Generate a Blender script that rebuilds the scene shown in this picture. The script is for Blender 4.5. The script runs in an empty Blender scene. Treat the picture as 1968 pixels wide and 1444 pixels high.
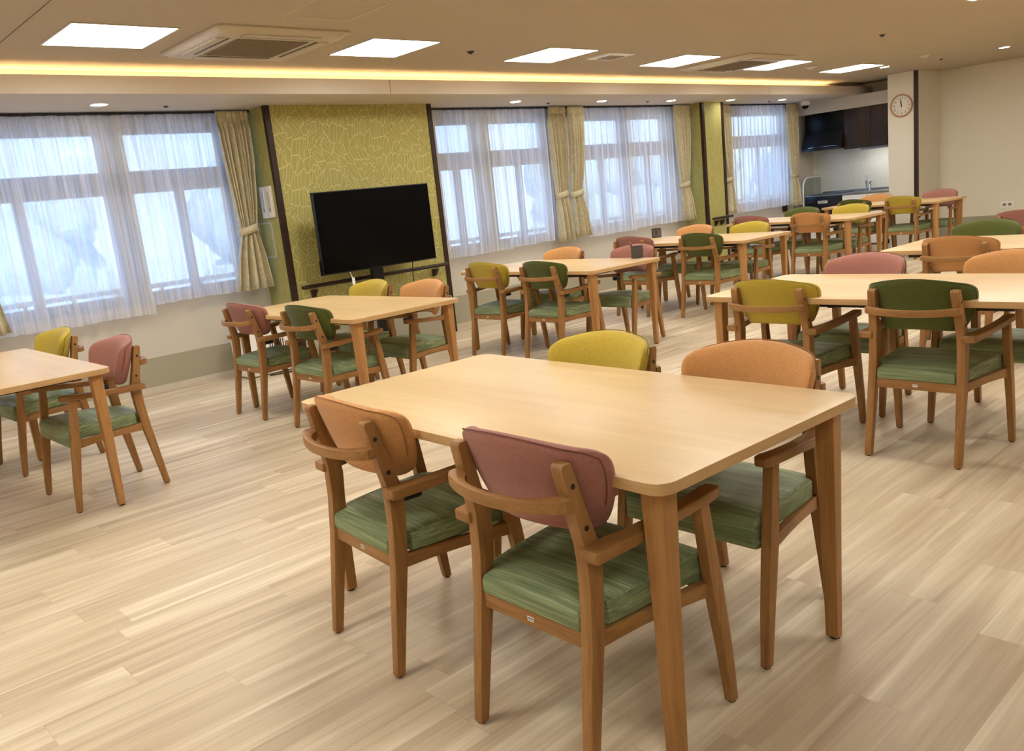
import bpy, bmesh, math, random
from mathutils import Vector, Matrix
random.seed(7)
S = bpy.context.scene
C = S.collection
PI = math.pi

# ------------------------------------------------------------------ camera, world, exposure
cam_d = bpy.data.cameras.new('camera'); cam = bpy.data.objects.new('camera', cam_d); C.objects.link(cam)
cam_d.sensor_width = 36.0
cam_d.lens = 1637.92 / 1968 * 36.0
cam_d.clip_start = 0.02
yaw, pitch, roll = 0.8399, -0.2072, -0.1058
fwd = Vector((math.cos(yaw)*math.cos(pitch), math.sin(yaw)*math.cos(pitch), math.sin(pitch)))
rt = Vector((math.sin(yaw), -math.cos(yaw), 0)); up = rt.cross(fwd)
R_ = math.cos(roll)*rt + math.sin(roll)*up; U_ = -math.sin(roll)*rt + math.cos(roll)*up
m = Matrix(((R_.x, U_.x, -fwd.x, 0), (R_.y, U_.y, -fwd.y, 0), (R_.z, U_.z, -fwd.z, 1.307), (0, 0, 0, 1)))
cam.matrix_world = m
S.camera = cam
S.view_settings.view_transform = 'Standard'
S.view_settings.look = 'None'
S.view_settings.gamma = 1.0
S.view_settings.exposure = 0.8
S.view_settings.use_curve_mapping = False

PANEL_E = 13.0      # ceiling panel emission
DOWN_E = 34.0       # downlights
LED_E = 26.0        # cove strip
w = bpy.data.worlds.new('sky'); S.world = w; w.use_nodes = True
nt = w.node_tree; bg = nt.nodes['Background']
tc = nt.nodes.new('ShaderNodeTexCoord'); sx = nt.nodes.new('ShaderNodeSeparateXYZ')
rp = nt.nodes.new('ShaderNodeValToRGB')
nt.links.new(tc.outputs['Generated'], sx.inputs[0]); nt.links.new(sx.outputs['Z'], rp.inputs[0])
rp.color_ramp.elements[0].color = (0.60, 0.76, 1.0, 1); rp.color_ramp.elements[0].position = 0.0
rp.color_ramp.elements[1].color = (0.25, 0.48, 1.0, 1); rp.color_ramp.elements[1].position = 0.45
nt.links.new(rp.outputs[0], bg.inputs['Color']); bg.inputs['Strength'].default_value = 1.75

sd = bpy.data.lights.new('sun', 'SUN'); sun = bpy.data.objects.new('sun', sd); C.objects.link(sun)
sd.energy = 3.2; sd.angle = math.radians(3); sd.color = (1.0, .96, .9)
sun.rotation_euler = Vector((.25, .75, -.75)).to_track_quat('-Z', 'Y').to_euler()      # high over the roof, on the far grounds

# ------------------------------------------------------------------ material helpers
def s2l(c):
    return tuple((x/12.92 if x <= 0.04045 else ((x+0.055)/1.055)**2.4) for x in c)
def rgb(r, g, b): return s2l((r/255, g/255, b/255)) + (1,)

class NT:
    def __init__(s, name):
        s.m = bpy.data.materials.new(name); s.m.use_nodes = True
        s.t = s.m.node_tree; s.b = s.t.nodes['Principled BSDF']; s.out = s.t.nodes['Material Output']
    def n(s, typ, **kw):
        x = s.t.nodes.new(typ)
        for k, v in kw.items(): setattr(x, k, v)
        return x
    def l(s, a, b): s.t.links.new(a, b)
    def math(s, op, a, b=None, c=None, clamp=False):
        x = s.n('ShaderNodeMath', operation=op, use_clamp=clamp)
        for i, v in enumerate((a, b, c)):
            if v is None: continue
            if isinstance(v, (int, float)): x.inputs[i].default_value = v
            else: s.l(v, x.inputs[i])
        return x.outputs[0]
    def coord(s, scale=(1, 1, 1), kind='Object', loc=(0, 0, 0)):
        tc = s.n('ShaderNodeTexCoord'); mp = s.n('ShaderNodeMapping')
        mp.inputs['Scale'].default_value = scale; mp.inputs['Location'].default_value = loc
        s.l(tc.outputs[kind], mp.inputs[0]); return mp.outputs[0]
    def noise(s, vec, scale=5, detail=3, rough=.5, dist=0):
        x = s.n('ShaderNodeTexNoise'); s.l(vec, x.inputs['Vector'])
        x.inputs['Scale'].default_value = scale; x.inputs['Detail'].default_value = detail
        x.inputs['Roughness'].default_value = rough; x.inputs['Distortion'].default_value = dist
        return x.outputs['Fac']
    def ramp(s, fac, stops):
        x = s.n('ShaderNodeValToRGB'); s.l(fac, x.inputs[0]); e = x.color_ramp.elements
        while len(e) < len(stops): e.new(.5)
        for i, (p, c) in enumerate(stops): e[i].position = p; e[i].color = c
        return x.outputs[0]
    def mix(s, fac, a, b, mode='MIX'):
        x = s.n('ShaderNodeMix', data_type='RGBA', blend_type=mode)
        for i, v in ((0, fac), (6, a), (7, b)):
            if isinstance(v, (int, float, tuple)): x.inputs[i].default_value = v
            else: s.l(v, x.inputs[i])
        return x.outputs[2]
    def bump(s, h, strength=.3, dist=.002):
        x = s.n('ShaderNodeBump'); x.inputs['Strength'].default_value = strength; x.inputs['Distance'].default_value = dist
        s.l(h, x.inputs['Height']); s.l(x.outputs[0], s.b.inputs['Normal'])
    def col(s, c, rough=.5, spec=.5, metal=0):
        if isinstance(c, tuple): s.b.inputs['Base Color'].default_value = c
        else: s.l(c, s.b.inputs['Base Color'])
        s.b.inputs['Roughness'].default_value = rough; s.b.inputs['Specular IOR Level'].default_value = spec
        s.b.inputs['Metallic'].default_value = metal
        return s.m
    def rnd(s):
        return s.n('ShaderNodeObjectInfo').outputs['Random']

def flat(name, c, rough=.5, spec=.5, metal=0, vary=.04, scale=30):
    k = NT(name); f = k.noise(k.coord(), scale, 3)
    lo = tuple(max(0, x*(1-vary)) for x in c[:3])+(1,); hi = tuple(min(1, x*(1+vary)) for x in c[:3])+(1,)
    return k.col(k.ramp(f, [(.3, lo), (.7, hi)]), rough, spec, metal)

def emit(name, c, e):
    k = NT(name); k.b.inputs['Base Color'].default_value = (.8, .8, .8, 1)
    k.b.inputs['Emission Color'].default_value = c; k.b.inputs['Emission Strength'].default_value = e
    return k.m

def wood(name, scale, dark, mid, light, rough=.42):
    k = NT(name)
    r = k.rnd(); cb = k.n('ShaderNodeCombineXYZ'); k.l(k.math('MULTIPLY', r, 40), cb.inputs[0]); k.l(k.math('MULTIPLY', r, 23), cb.inputs[2])
    ad = k.n('ShaderNodeVectorMath', operation='ADD'); k.l(k.coord(scale), ad.inputs[0]); k.l(cb.outputs[0], ad.inputs[1])
    f = k.noise(ad.outputs[0], 1, 5, .62, .8)
    f2 = k.noise(ad.outputs[0], 5, 3, .7)
    c = k.ramp(f, [(.28, dark), (.5, mid), (.75, light)])
    c = k.mix(.28, c, k.ramp(f2, [(.35, dark), (.65, light)]))
    k.bump(f2, .12, .0006)
    return k.col(c, rough, .35)
WD = (rgb(132, 92, 50), rgb(158, 114, 66), rgb(176, 132, 82))
wood_v = wood('oiled_wood_upright', (28, 28, 2.2), *WD)
wood_x = wood('oiled_wood_crosswise', (2.2, 28, 28), *WD)
wood_y = wood('oiled_wood_lengthwise', (28, 2.2, 28), *WD)
wood_leg = wood('table_leg_wood', (24, 24, 1.8), rgb(150, 106, 60), rgb(176, 128, 76), rgb(194, 146, 92))

def tabletop_mat():
    k = NT('maple_laminate')
    f = k.noise(k.coord((26, 1.3, 26)), 1, 5, .6, .5)
    g2 = k.noise(k.coord((6, .9, 6)), 1, 3, .55, .6)
    c = k.ramp(f, [(.3, rgb(209, 178, 128)), (.7, rgb(223, 194, 145))])
    c = k.mix(.4, c, k.ramp(g2, [(.35, rgb(206, 173, 122)), (.65, rgb(226, 199, 152))]))
    f3 = k.noise(k.coord((70, 7, 70)), 1, 2, .6)
    c = k.mix(k.math('MULTIPLY', k.math('SUBTRACT', f3, .45, clamp=True), .5), c, rgb(196, 160, 108))
    return k.col(c, .36, .4)
top_mat = tabletop_mat()
edge_mat = wood('table_edge_band', (3, 3, 30), rgb(186, 146, 96), rgb(200, 162, 112), rgb(208, 172, 122), .45)

def fabric(name, c, vary=.10, sheen=.15):
    k = NT(name)
    a = k.noise(k.coord((900, 60, 60)), 1, 2, .6); b = k.noise(k.coord((60, 60, 900)), 1, 2, .6)
    w_ = k.math('MULTIPLY', k.math('ADD', a, b), .5)
    lo = tuple(x*(1-vary*1.6) for x in c[:3])+(1,); hi = tuple(min(1, x*(1+vary*1.3)) for x in c[:3])+(1,)
    k.bump(w_, .15, .0006)
    k.b.inputs['Sheen Weight'].default_value = sheen
    return k.col(k.ramp(w_, [(.38, lo), (.62, hi)]), .85, .2)
BACK = {'yellow': fabric('yellow_upholstery', rgb(186, 162, 60)), 'orange': fabric('orange_upholstery', rgb(202, 147, 92)),
        'pink': fabric('pink_upholstery', rgb(162, 110, 98)), 'green': fabric('dark_green_upholstery', rgb(84, 90, 40))}
PIPE = {k: flat(k+'_piping', tuple(x*.55 for x in BACKC)+(1,), .8, .2) for k, BACKC in
        {'yellow': rgb(178, 162, 52)[:3], 'orange': rgb(200, 140, 88)[:3], 'pink': rgb(165, 106, 96)[:3], 'green': rgb(82, 96, 42)[:3]}.items()}
def seat_mat():
    k = NT('streaked_green_vinyl')
    r = k.rnd(); cb = k.n('ShaderNodeCombineXYZ'); k.l(k.math('MULTIPLY', r, 9), cb.inputs[0]); k.l(k.math('MULTIPLY', r, 7), cb.inputs[1])
    tn = k.n('ShaderNodeTexCoord'); sn = k.n('ShaderNodeSeparateXYZ'); k.l(tn.outputs['Normal'], sn.inputs[0])
    side = k.math('GREATER_THAN', k.math('ABSOLUTE', sn.outputs[0]), .75)
    def streak(sc1, sc2):
        ad = k.n('ShaderNodeVectorMath', operation='ADD'); k.l(k.coord(sc1), ad.inputs[0]); k.l(cb.outputs[0], ad.inputs[1])
        a2 = k.n('ShaderNodeVectorMath', operation='ADD'); k.l(k.coord(sc2), a2.inputs[0]); k.l(cb.outputs[0], a2.inputs[1])
        return k.noise(ad.outputs[0], 1, 3, .6, .25), k.noise(a2.outputs[0], 1, 2, .5, .4)
    f1, g1 = streak((4, 170, 170), (2.2, 26, 26)); f2, g2_ = streak((170, 4, 170), (26, 2.2, 26))
    f = k.math('ADD', k.math('MULTIPLY', f2, side), k.math('MULTIPLY', f1, k.math('SUBTRACT', 1, side)))
    g2 = k.math('ADD', k.math('MULTIPLY', g2_, side), k.math('MULTIPLY', g1, k.math('SUBTRACT', 1, side)))
    t = k.math('ADD', k.math('MULTIPLY', f, .62), k.math('MULTIPLY', g2, .38))
    c = k.ramp(t, [(.34, rgb(98, 112, 80)), (.46, rgb(117, 132, 96)), (.55, rgb(136, 151, 112)), (.68, rgb(178, 186, 142))])
    return k.col(c, .5, .35)
seat_m = seat_mat()

def floor_mat():
    k = NT('vinyl_plank_floor')
    tc = k.n('ShaderNodeTexCoord'); sp = k.n('ShaderNodeSeparateXYZ'); k.l(tc.outputs['Object'], sp.inputs[0])
    x, y = sp.outputs[0], sp.outputs[1]
    W_, L_ = .1475, .905
    yr = k.math('DIVIDE', k.math('ADD', y, 20.02), W_); row = k.math('FLOOR', yr)
    wn = k.n('ShaderNodeTexWhiteNoise', noise_dimensions='1D'); k.l(row, wn.inputs['W'])
    xr = k.math('ADD', k.math('DIVIDE', k.math('ADD', x, 20), L_), k.math('MULTIPLY', wn.outputs['Value'], 7.3)); col_ = k.math('FLOOR', xr)
    cb = k.n('ShaderNodeCombineXYZ'); k.l(row, cb.inputs[0]); k.l(col_, cb.inputs[1])
    w2 = k.n('ShaderNodeTexWhiteNoise', noise_dimensions='2D'); k.l(cb.outputs[0], w2.inputs['Vector'])
    pr = w2.outputs['Value']
    v = k.n('ShaderNodeCombineXYZ')
    k.l(k.math('MULTIPLY', x, .8), v.inputs[0]); k.l(k.math('MULTIPLY', y, 13), v.inputs[1]); k.l(k.math('MULTIPLY', pr, 57), v.inputs[2])
    broad = k.noise(v.outputs[0], 1.1, 3, .5, .6)
    v2 = k.n('ShaderNodeCombineXYZ')
    k.l(k.math('MULTIPLY', x, 1.6), v2.inputs[0]); k.l(k.math('MULTIPLY', y, 85), v2.inputs[1]); k.l(k.math('MULTIPLY', pr, 31), v2.inputs[2])
    fine = k.noise(v2.outputs[0], 1, 4, .65, .2)
    f = k.math('ADD', k.math('MULTIPLY', broad, .72), k.math('MULTIPLY', fine, .28))
    f = k.math('ADD', f, k.math('MULTIPLY', k.math('SUBTRACT', pr, .5), .12))
    c = k.ramp(f, [(.30, rgb(178, 157, 130)), (.43, rgb(198, 179, 151)), (.54, rgb(212, 195, 167)), (.68, rgb(234, 221, 196))])
    fy = k.math('FRACT', yr); fx = k.math('FRACT', xr)
    ey = k.math('LESS_THAN', fy, .012); ex = k.math('LESS_THAN', fx, .003)
    seam = k.math('MAXIMUM', ey, ex)
    c = k.mix(k.math('MULTIPLY', seam, .2), c, rgb(120, 98, 76))
    k.l(c, k.b.inputs['Base Color'])
    k.b.inputs['Roughness'].default_value = .42; k.b.inputs['Specular IOR Level'].default_value = .35
    return k.m
floor_m = floor_mat()

def leaf_wall():
    k = NT('leaf_line_wallpaper')
    tc = k.n('ShaderNodeTexCoord'); sp = k.n('ShaderNodeSeparateXYZ'); k.l(tc.outputs['Object'], sp.inputs[0])
    v = k.n('ShaderNodeCombineXYZ'); k.l(sp.outputs[0], v.inputs[0]); k.l(sp.outputs[2], v.inputs[1])
    def layer(rot0, sx_, sy_, seed):
        # leaves: cells stretched along one direction, each with outline, midrib and slanting veins
        mp = k.n('ShaderNodeMapping'); mp.inputs['Rotation'].default_value = (0, 0, rot0); mp.inputs['Location'].default_value = (seed, seed*.7, 0)
        k.l(v.outputs[0], mp.inputs[0])
        m2 = k.n('ShaderNodeMapping'); m2.inputs['Scale'].default_value = (sx_, sy_, 1); k.l(mp.outputs[0], m2.inputs[0])
        vo = k.n('ShaderNodeTexVoronoi', voronoi_dimensions='2D', feature='F1'); k.l(m2.outputs[0], vo.inputs['Vector']); vo.inputs['Scale'].default_value = 1; vo.inputs['Randomness'].default_value = .85
        ve = k.n('ShaderNodeTexVoronoi', voronoi_dimensions='2D', feature='DISTANCE_TO_EDGE'); k.l(m2.outputs[0], ve.inputs['Vector']); ve.inputs['Scale'].default_value = 1; ve.inputs['Randomness'].default_value = .85
        sub = k.n('ShaderNodeVectorMath', operation='SUBTRACT'); k.l(m2.outputs[0], sub.inputs[0]); k.l(vo.outputs['Position'], sub.inputs[1])
        s3 = k.n('ShaderNodeSeparateXYZ'); k.l(sub.outputs[0], s3.inputs[0])
        bend = k.math('MULTIPLY', k.math('MULTIPLY', s3.outputs[0], s3.outputs[0]), .5)
        ly = k.math('ABSOLUTE', k.math('SUBTRACT', s3.outputs[1], bend))
        mid = k.math('LESS_THAN', ly, .03)
        vein = k.math('LESS_THAN', k.math('FRACT', k.math('MULTIPLY', k.math('SUBTRACT', s3.outputs[0], k.math('MULTIPLY', ly, .9)), 5.5)), .17)
        edge = k.math('LESS_THAN', ve.outputs['Distance'], .04)
        return k.math('MAXIMUM', k.math('MAXIMUM', mid, edge), vein)
    big = k.noise(v.outputs[0], 3.2, 1, .4)
    A = layer(.95, 7.4, 16, 0); B = layer(-.75, 7.6, 17, 3.3); D = layer(1.75, 7.2, 16, 7.1)
    ab = k.math('GREATER_THAN', big, .52); cd = k.math('LESS_THAN', big, .45)
    l1 = k.math('ADD', k.math('MULTIPLY', A, ab), k.math('MULTIPLY', B, k.math('SUBTRACT', 1, ab)))
    ln = k.math('ADD', k.math('MULTIPLY', D, cd), k.math('MULTIPLY', l1, k.math('SUBTRACT', 1, cd)))
    g2 = k.noise(k.coord((300, 300, 300)), 1, 2)
    base = k.ramp(g2, [(.35, rgb(160, 150, 74)), (.65, rgb(170, 160, 86))])
    c = k.mix(k.math('MULTIPLY', ln, .7), base, rgb(214, 208, 152))
    return k.col(c, .6, .3)
leaf_m = leaf_wall()
def green_wall():
    k = NT('green_textured_wallpaper')
    a = k.noise(k.coord((25, 25, 14)), 1, 4, .6, 1.5)
    c = k.ramp(a, [(.35, rgb(164, 158, 92)), (.65, rgb(182, 176, 110))])
    k.bump(a, .2, .002)
    return k.col(c, .65, .3)
green_m = green_wall()
def plaster(name, c, v=.03):
    k = NT(name); f = k.noise(k.coord((160, 160, 160)), 1, 3, .6); f2 = k.noise(k.coord((1.3, 1.3, 1.3)), 1, 2)
    lo = tuple(x*(1-v) for x in c[:3])+(1,); hi = tuple(min(1, x*(1+v)) for x in c[:3])+(1,)
    k.bump(f, .12, .001)
    return k.col(k.mix(.5, k.ramp(f, [(.3, lo), (.7, hi)]), k.ramp(f2, [(.3, lo), (.7, hi)])), .75, .25)
wall_m = plaster('off_white_wallcovering', rgb(205, 198, 186))
ceil_m = plaster('ceiling_board', rgb(182, 168, 144), .015)
soffit_m = plaster('soffit_board', rgb(205, 195, 180), .015)
wains_m = plaster('grey_green_dado', rgb(168, 162, 142))
right_m = plaster('beige_wallcovering', rgb(228, 221, 205))
dark_m = wood('dark_walnut_trim', (3, 3, 30), rgb(38, 24, 18), rgb(52, 34, 26), rgb(62, 42, 32), .4)
black_m = flat('black_plastic', rgb(14, 14, 15), .35, .5)
blackgloss_m = flat('black_gloss_screen', rgb(4, 4, 5), .22, .12, vary=0)
hood_m = flat('black_hood_enamel', rgb(5, 5, 7), .32, .18, vary=0)
steel_m = flat('dark_steel', rgb(34, 28, 26), .5, .5)
white_m = flat('white_plastic', rgb(240, 238, 232), .4, .4)
cream_m = flat('cream_plastic', rgb(206, 198, 182), .45, .4)
ac_m = flat('warm_white_casing', rgb(192, 180, 158), .45, .4)
grill_m = flat('intake_grille_grey', rgb(140, 126, 104), .6, .3)
chrome_m = flat('chrome', rgb(200, 205, 210), .15, .5, 1, vary=.02)
stainless_m = flat('brushed_stainless', rgb(150, 152, 155), .35, .5, 1)
alu_m = flat('aluminium_frame', rgb(126, 120, 112), .5, .4)
added_glow_m = emit('added_splashback_glow', (1.0, .97, .92, 1), 22.0)  # added glow to brighten the splashback, no lit lamp there
splash_m = flat('glossy_splash_panel', rgb(212, 212, 204), .25, .4)
panel_m = emit('light_panel_diffuser', (1.0, .955, .87, 1), PANEL_E)
down_m = emit('downlight_lens', (1.0, .95, .87, 1), DOWN_E)
led_m = emit('warm_led_strip', (1.0, .68, .34, 1), LED_E)
brown_m = flat('brown_glide', rgb(70, 45, 28), .6, .3)
meshg_m = flat('grey_mesh_metal', rgb(74, 72, 68), .5, .4)

def cabinet_wood():
    k = NT('dark_woodgrain_door')
    f = k.noise(k.coord((1, 26, 1.2)), 1, 4, .6, .6)
    return k.col(k.ramp(f, [(.3, rgb(38, 27, 21)), (.7, rgb(62, 46, 37))]), .35, .4)
cab_m = cabinet_wood()

def sheer_mat():
    k = NT('white_sheer_voile')
    f = k.noise(k.coord((45, 45, .35)), 1, 3, .6)
    f2 = k.noise(k.coord((420, 420, 3)), 1, 2, .6)
    f3 = k.noise(k.coord((260, 260, 260)), 1, 2, .6)
    tr = k.n('ShaderNodeBsdfTransparent'); tr.inputs[0].default_value = (1, 1, 1, 1)
    tl = k.n('ShaderNodeBsdfTranslucent'); tl.inputs[0].default_value = (.96, .96, .96, 1)
    df = k.n('ShaderNodeBsdfDiffuse'); df.inputs[0].default_value = rgb(244, 241, 236)
    m1 = k.n('ShaderNodeMixShader'); m1.inputs[0].default_value = .5; k.l(tl.outputs[0], m1.inputs[1]); k.l(df.outputs[0], m1.inputs[2])
    m2 = k.n('ShaderNodeMixShader')
    op = k.math('ADD', k.math('MULTIPLY', f, .9), k.math('ADD', k.math('MULTIPLY', f2, .5), k.math('MULTIPLY', f3, .3)))
    op = k.math('SUBTRACT', op, .14, clamp=True)
    k.l(op, m2.inputs[0]); k.l(tr.outputs[0], m2.inputs[1]); k.l(m1.outputs[0], m2.inputs[2])
    k.l(m2.outputs[0], k.out.inputs['Surface'])
    return k.m
sheer_m = sheer_mat()
def drape_mat():
    k = NT('beige_damask_drape')
    a = k.noise(k.coord((9, 9, 9)), 1, 4, .7, 2.2); b = k.noise(k.coord((300, 300, 300)), 1, 2)
    c = k.ramp(a, [(.42, rgb(216, 206, 172)), (.50, rgb(196, 184, 148)), (.56, rgb(224, 215, 184))])
    c = k.mix(.25, c, k.ramp(b, [(.3, rgb(182, 170, 134)), (.7, rgb(230, 222, 192))]))
    k.b.inputs['Sheen Weight'].default_value = .1
    df = k.col(c, .7, .25)
    tl = k.n('ShaderNodeBsdfTranslucent'); tl.inputs[0].default_value = rgb(150, 140, 110)
    mx = k.n('ShaderNodeMixShader'); mx.inputs[0].default_value = .08; k.l(k.b.outputs[0], mx.inputs[1]); k.l(tl.outputs[0], mx.inputs[2])
    k.l(mx.outputs[0], k.out.inputs['Surface'])
    return k.m
drape_m = drape_mat()
def glass_mat():
    k = NT('window_glass')
    tr = k.n('ShaderNodeBsdfTransparent'); tr.inputs[0].default_value = (.90, .95, 1, 1)
    gl = k.n('ShaderNodeBsdfGlossy'); gl.inputs['Roughness'].default_value = .05
    mx = k.n('ShaderNodeMixShader'); mx.inputs[0].default_value = .06; k.l(tr.outputs[0], mx.inputs[1]); k.l(gl.outputs[0], mx.inputs[2])
    k.l(mx.outputs[0], k.out.inputs['Surface']); return k.m
glass_m = glass_mat()
def acrylic_mat():
    k = NT('clear_acrylic')
    tr = k.n('ShaderNodeBsdfTransparent'); tr.inputs[0].default_value = (.86, .90, .90, 1)
    gl = k.n('ShaderNodeBsdfGlossy'); gl.inputs['Roughness'].default_value = .1
    mx = k.n('ShaderNodeMixShader'); mx.inputs[0].default_value = .08; k.l(tr.outputs[0], mx.inputs[1]); k.l(gl.outputs[0], mx.inputs[2])
    k.l(mx.outputs[0], k.out.inputs['Surface']); return k.m
acrylic_m = acrylic_mat()

# ------------------------------------------------------------------ mesh helpers
class MB:
    def __init__(s): s.bm = bmesh.new()
    def face(s, pts):
        return s.bm.faces.new([s.bm.verts.new(p) for p in pts])
    def loft(s, secs, cap=True, closed=True):
        rows = [[s.bm.verts.new(p) for p in sec] for sec in secs]
        n = len(rows[0]); fs = []
        for a, b in zip(rows, rows[1:]):
            for i in range(n if closed else n-1):
                j = (i+1) % n
                fs.append(s.bm.faces.new((a[i], a[j], b[j], b[i])))
        if cap and closed:
            fs.append(s.bm.faces.new(rows[0][::-1])); fs.append(s.bm.faces.new(rows[-1]))
        return s
    def box(s, x0, x1, y0, y1, z0, z1):
        s.loft([[(x0, y0, z), (x1, y0, z), (x1, y1, z), (x0, y1, z)] for z in (z0, z1)]); return s
    def cyl(s, c, r, h, axis='z', n=20, r2=None):
        r2 = r if r2 is None else r2; secs = []
        for q, rr in ((0, r), (1, r2)):
            sec = []
            for i in range(n):
                a = 2*PI*i/n; u, v = rr*math.cos(a), rr*math.sin(a)
                p = {'z': (u, v, h*q), 'y': (v, h*q, u), 'x': (h*q, u, v)}[axis]
                sec.append((c[0]+p[0], c[1]+p[1], c[2]+p[2]))
            secs.append(sec)
        s.loft(secs); return s
    def lathe(s, c, prof, axis='z', n=24):
        secs = []
        for rr, hh in prof:
            sec = []
            for i in range(n):
                a = 2*PI*i/n; u, v = rr*math.cos(a), rr*math.sin(a)
                p = {'z': (u, v, hh), 'y': (v, hh, u), 'x': (hh, u, v)}[axis]
                sec.append((c[0]+p[0], c[1]+p[1], c[2]+p[2]))
            secs.append(sec)
        s.loft(secs); return s
    def tube(s, pts, r, n=8):
        pts = [Vector(p) for p in pts]; secs = []; prev = None
        for i, p in enumerate(pts):
            t = (pts[min(i+1, len(pts)-1)]-pts[max(i-1, 0)]).normalized()
            a = Vector((0, 0, 1)) if abs(t.z) < .95 else Vector((1, 0, 0))
            if prev is not None: a = prev
            b = t.cross(a).normalized(); a = b.cross(t).normalized(); prev = a
            rr = r[i] if isinstance(r, (list, tuple)) else r
            secs.append([tuple(p + a*rr*math.cos(2*PI*k/n) + b*rr*math.sin(2*PI*k/n)) for k in range(n)])
        s.loft(secs); return s
    def bevel(s, w_, seg=2, ang=30):
        bmesh.ops.recalc_face_normals(s.bm, faces=s.bm.faces)
        ed = [e for e in s.bm.edges if len(e.link_faces) == 2 and e.calc_face_angle(0) > math.radians(ang)]
        bmesh.ops.bevel(s.bm, geom=ed, offset=w_, segments=seg, profile=.6, affect='EDGES', clamp_overlap=True)
        return s
    def done(s, name, mat, parent=None, smooth=True, loc=None, rot=None):
        bmesh.ops.recalc_face_normals(s.bm, faces=s.bm.faces)
        me = bpy.data.meshes.new(name); s.bm.to_mesh(me); s.bm.free()
        for mm in (mat if isinstance(mat, (list, tuple)) else [mat]): me.materials.append(mm)
        o = bpy.data.objects.new(name, me); C.objects.link(o)
        if smooth:
            for p in me.polygons: p.use_smooth = True
            try: me.set_sharp_from_angle(angle=math.radians(38))
            except Exception: pass
        if parent: o.parent = parent
        if loc: o.location = loc
        if rot: o.rotation_euler = rot
        return o

def tag(o, label=None, cat=None, group=None, kind=None):
    if label: o['label'] = label
    if cat: o['category'] = cat
    if group: o['group'] = group
    if kind: o['kind'] = kind
    return o
def thing(name, label, cat, loc=(0, 0, 0), rz=0, group=None):
    o = bpy.data.objects.new(name, None); C.objects.link(o); o.empty_display_size = .1
    o.location = loc; o.rotation_euler = (0, 0, rz)
    return tag(o, label, cat, group)
def struct(o, label=None): return tag(o, label, None, None, 'structure')
def copy_tree(o, parent=None):
    c = o.copy(); C.objects.link(c); c.parent = parent
    for ch in list(o.children): copy_tree(ch, c)
    return c
def sbox(name, mat, x0, x1, y0, y1, z0, z1, label=None, bev=0):
    b = MB().box(x0, x1, y0, y1, z0, z1)
    if bev: b.bevel(bev)
    return struct(b.done(name, mat, smooth=bool(bev)), label)

# ------------------------------------------------------------------ the room
XL, XR, YB, YW = -3.2, 13.76, -3.6, 7.27
ZC, ZS = 2.438, 2.263
YF = 6.26
sbox('floor', floor_m, XL, XR, YB, YW+.25, -.1, 0, 'pale wood plank vinyl floor of the dining hall')
sbox('ceiling', ceil_m, XL, XR, YB, 6.44, ZC, ZC+.12, 'flat beige main ceiling with light panels')
sbox('ceiling', soffit_m, XL, XR, YF, YW+.25, ZS, ZS+.015, 'lowered soffit ceiling along the window wall')
sbox('trim_1', soffit_m, XL, XR, YF-.018, YF, ZS, 2.383, 'pale fascia board in front of the light cove')
sbox('wall_cove', soffit_m, XL, XR, 6.40, 6.44, ZS+.015, ZC, 'upright back of the lit ceiling cove')
sbox('wall_left', wall_m, XL-.1, XL, YB, YW+.25, 0, ZC+.1)
sbox('wall_back', wall_m, XL, XR, YB-.1, YB, 0, ZC+.1)
sbox('wall_right', right_m, XR, XR+.1, YB, YW+.25, 0, ZC+.1, 'plain beige far wall to the right of the clock column')
sbox('baseboard_right', wains_m, XR-.012, XR, YB, 5.24, 0, .295, 'grey green dado panel along the far wall')
for q, xx in enumerate((4.55, 10.70)):
    sbox('trim_%d' % (30+q), flat('fascia_joint', rgb(120, 104, 84), .8), xx-.002, xx+.002, YF-.0195, YF-.018, ZS+.002, 2.383, 'thin upright joint in the fascia board')
# ceiling panel joints and access hatch outlines
jb = MB()
jb.box(1.437, 1.443, YB, 5.9, ZC-.0015, ZC)
struct(jb.done('trim_2', flat('joint_line', rgb(120, 100, 76), .8), smooth=False))
def hatch(name, x0, x1, y0, y1, label):
    b = MB(); t = .006
    b.box(x0, x1, y0, y0+t, ZC-.002, ZC); b.box(x0, x1, y1-t, y1, ZC-.002, ZC)
    b.box(x0, x0+t, y0+t, y1-t, ZC-.002, ZC); b.box(x1-t, x1, y0+t, y1-t, ZC-.002, ZC)
    struct(b.done(name, cream_m, smooth=False), label)
hatch('trim_3', 2.66, 3.11, 4.15, 4.60, 'thin outline of the ceiling hatch near the big air conditioner')
hatch('trim_4', 8.3, 8.75, 4.0, 4.45, 'thin outline of the farther ceiling hatch')

# window wall with openings
WIN = [(0.15, 3.46), (5.80, 7.50), (8.02, 9.86), (11.38, 12.98)]
wb = MB(); z0w, z1w = .74, 2.15
wb.box(XL, XR, YW, YW+.2, 0, z0w); wb.box(XL, XR, YW, YW+.2, z1w, ZS)
px = XL
for a, b in WIN:
    wb.box(px, a, YW, YW+.2, z0w, z1w); px = b
wb.box(px, XR, YW, YW+.2, z0w, z1w)
struct(wb.done('wall_window', wall_m, smooth=False), 'off white window wall below and between the curtained windows')
sbox('baseboard_window', wains_m, XL, 3.66, YW-.014, YW, 0, .295, 'grey green dado panel under the left window')
sbox('baseboard_window_far', wains_m, 5.44, 10.10, YW-.014, YW, 0, .295, 'grey green dado panel under the middle windows')
sbox('trim_5', steel_m, 13.096, 13.104, YW-.004, YW, 0, ZS, 'dark joint line in the wall beside the kitchen')

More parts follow.
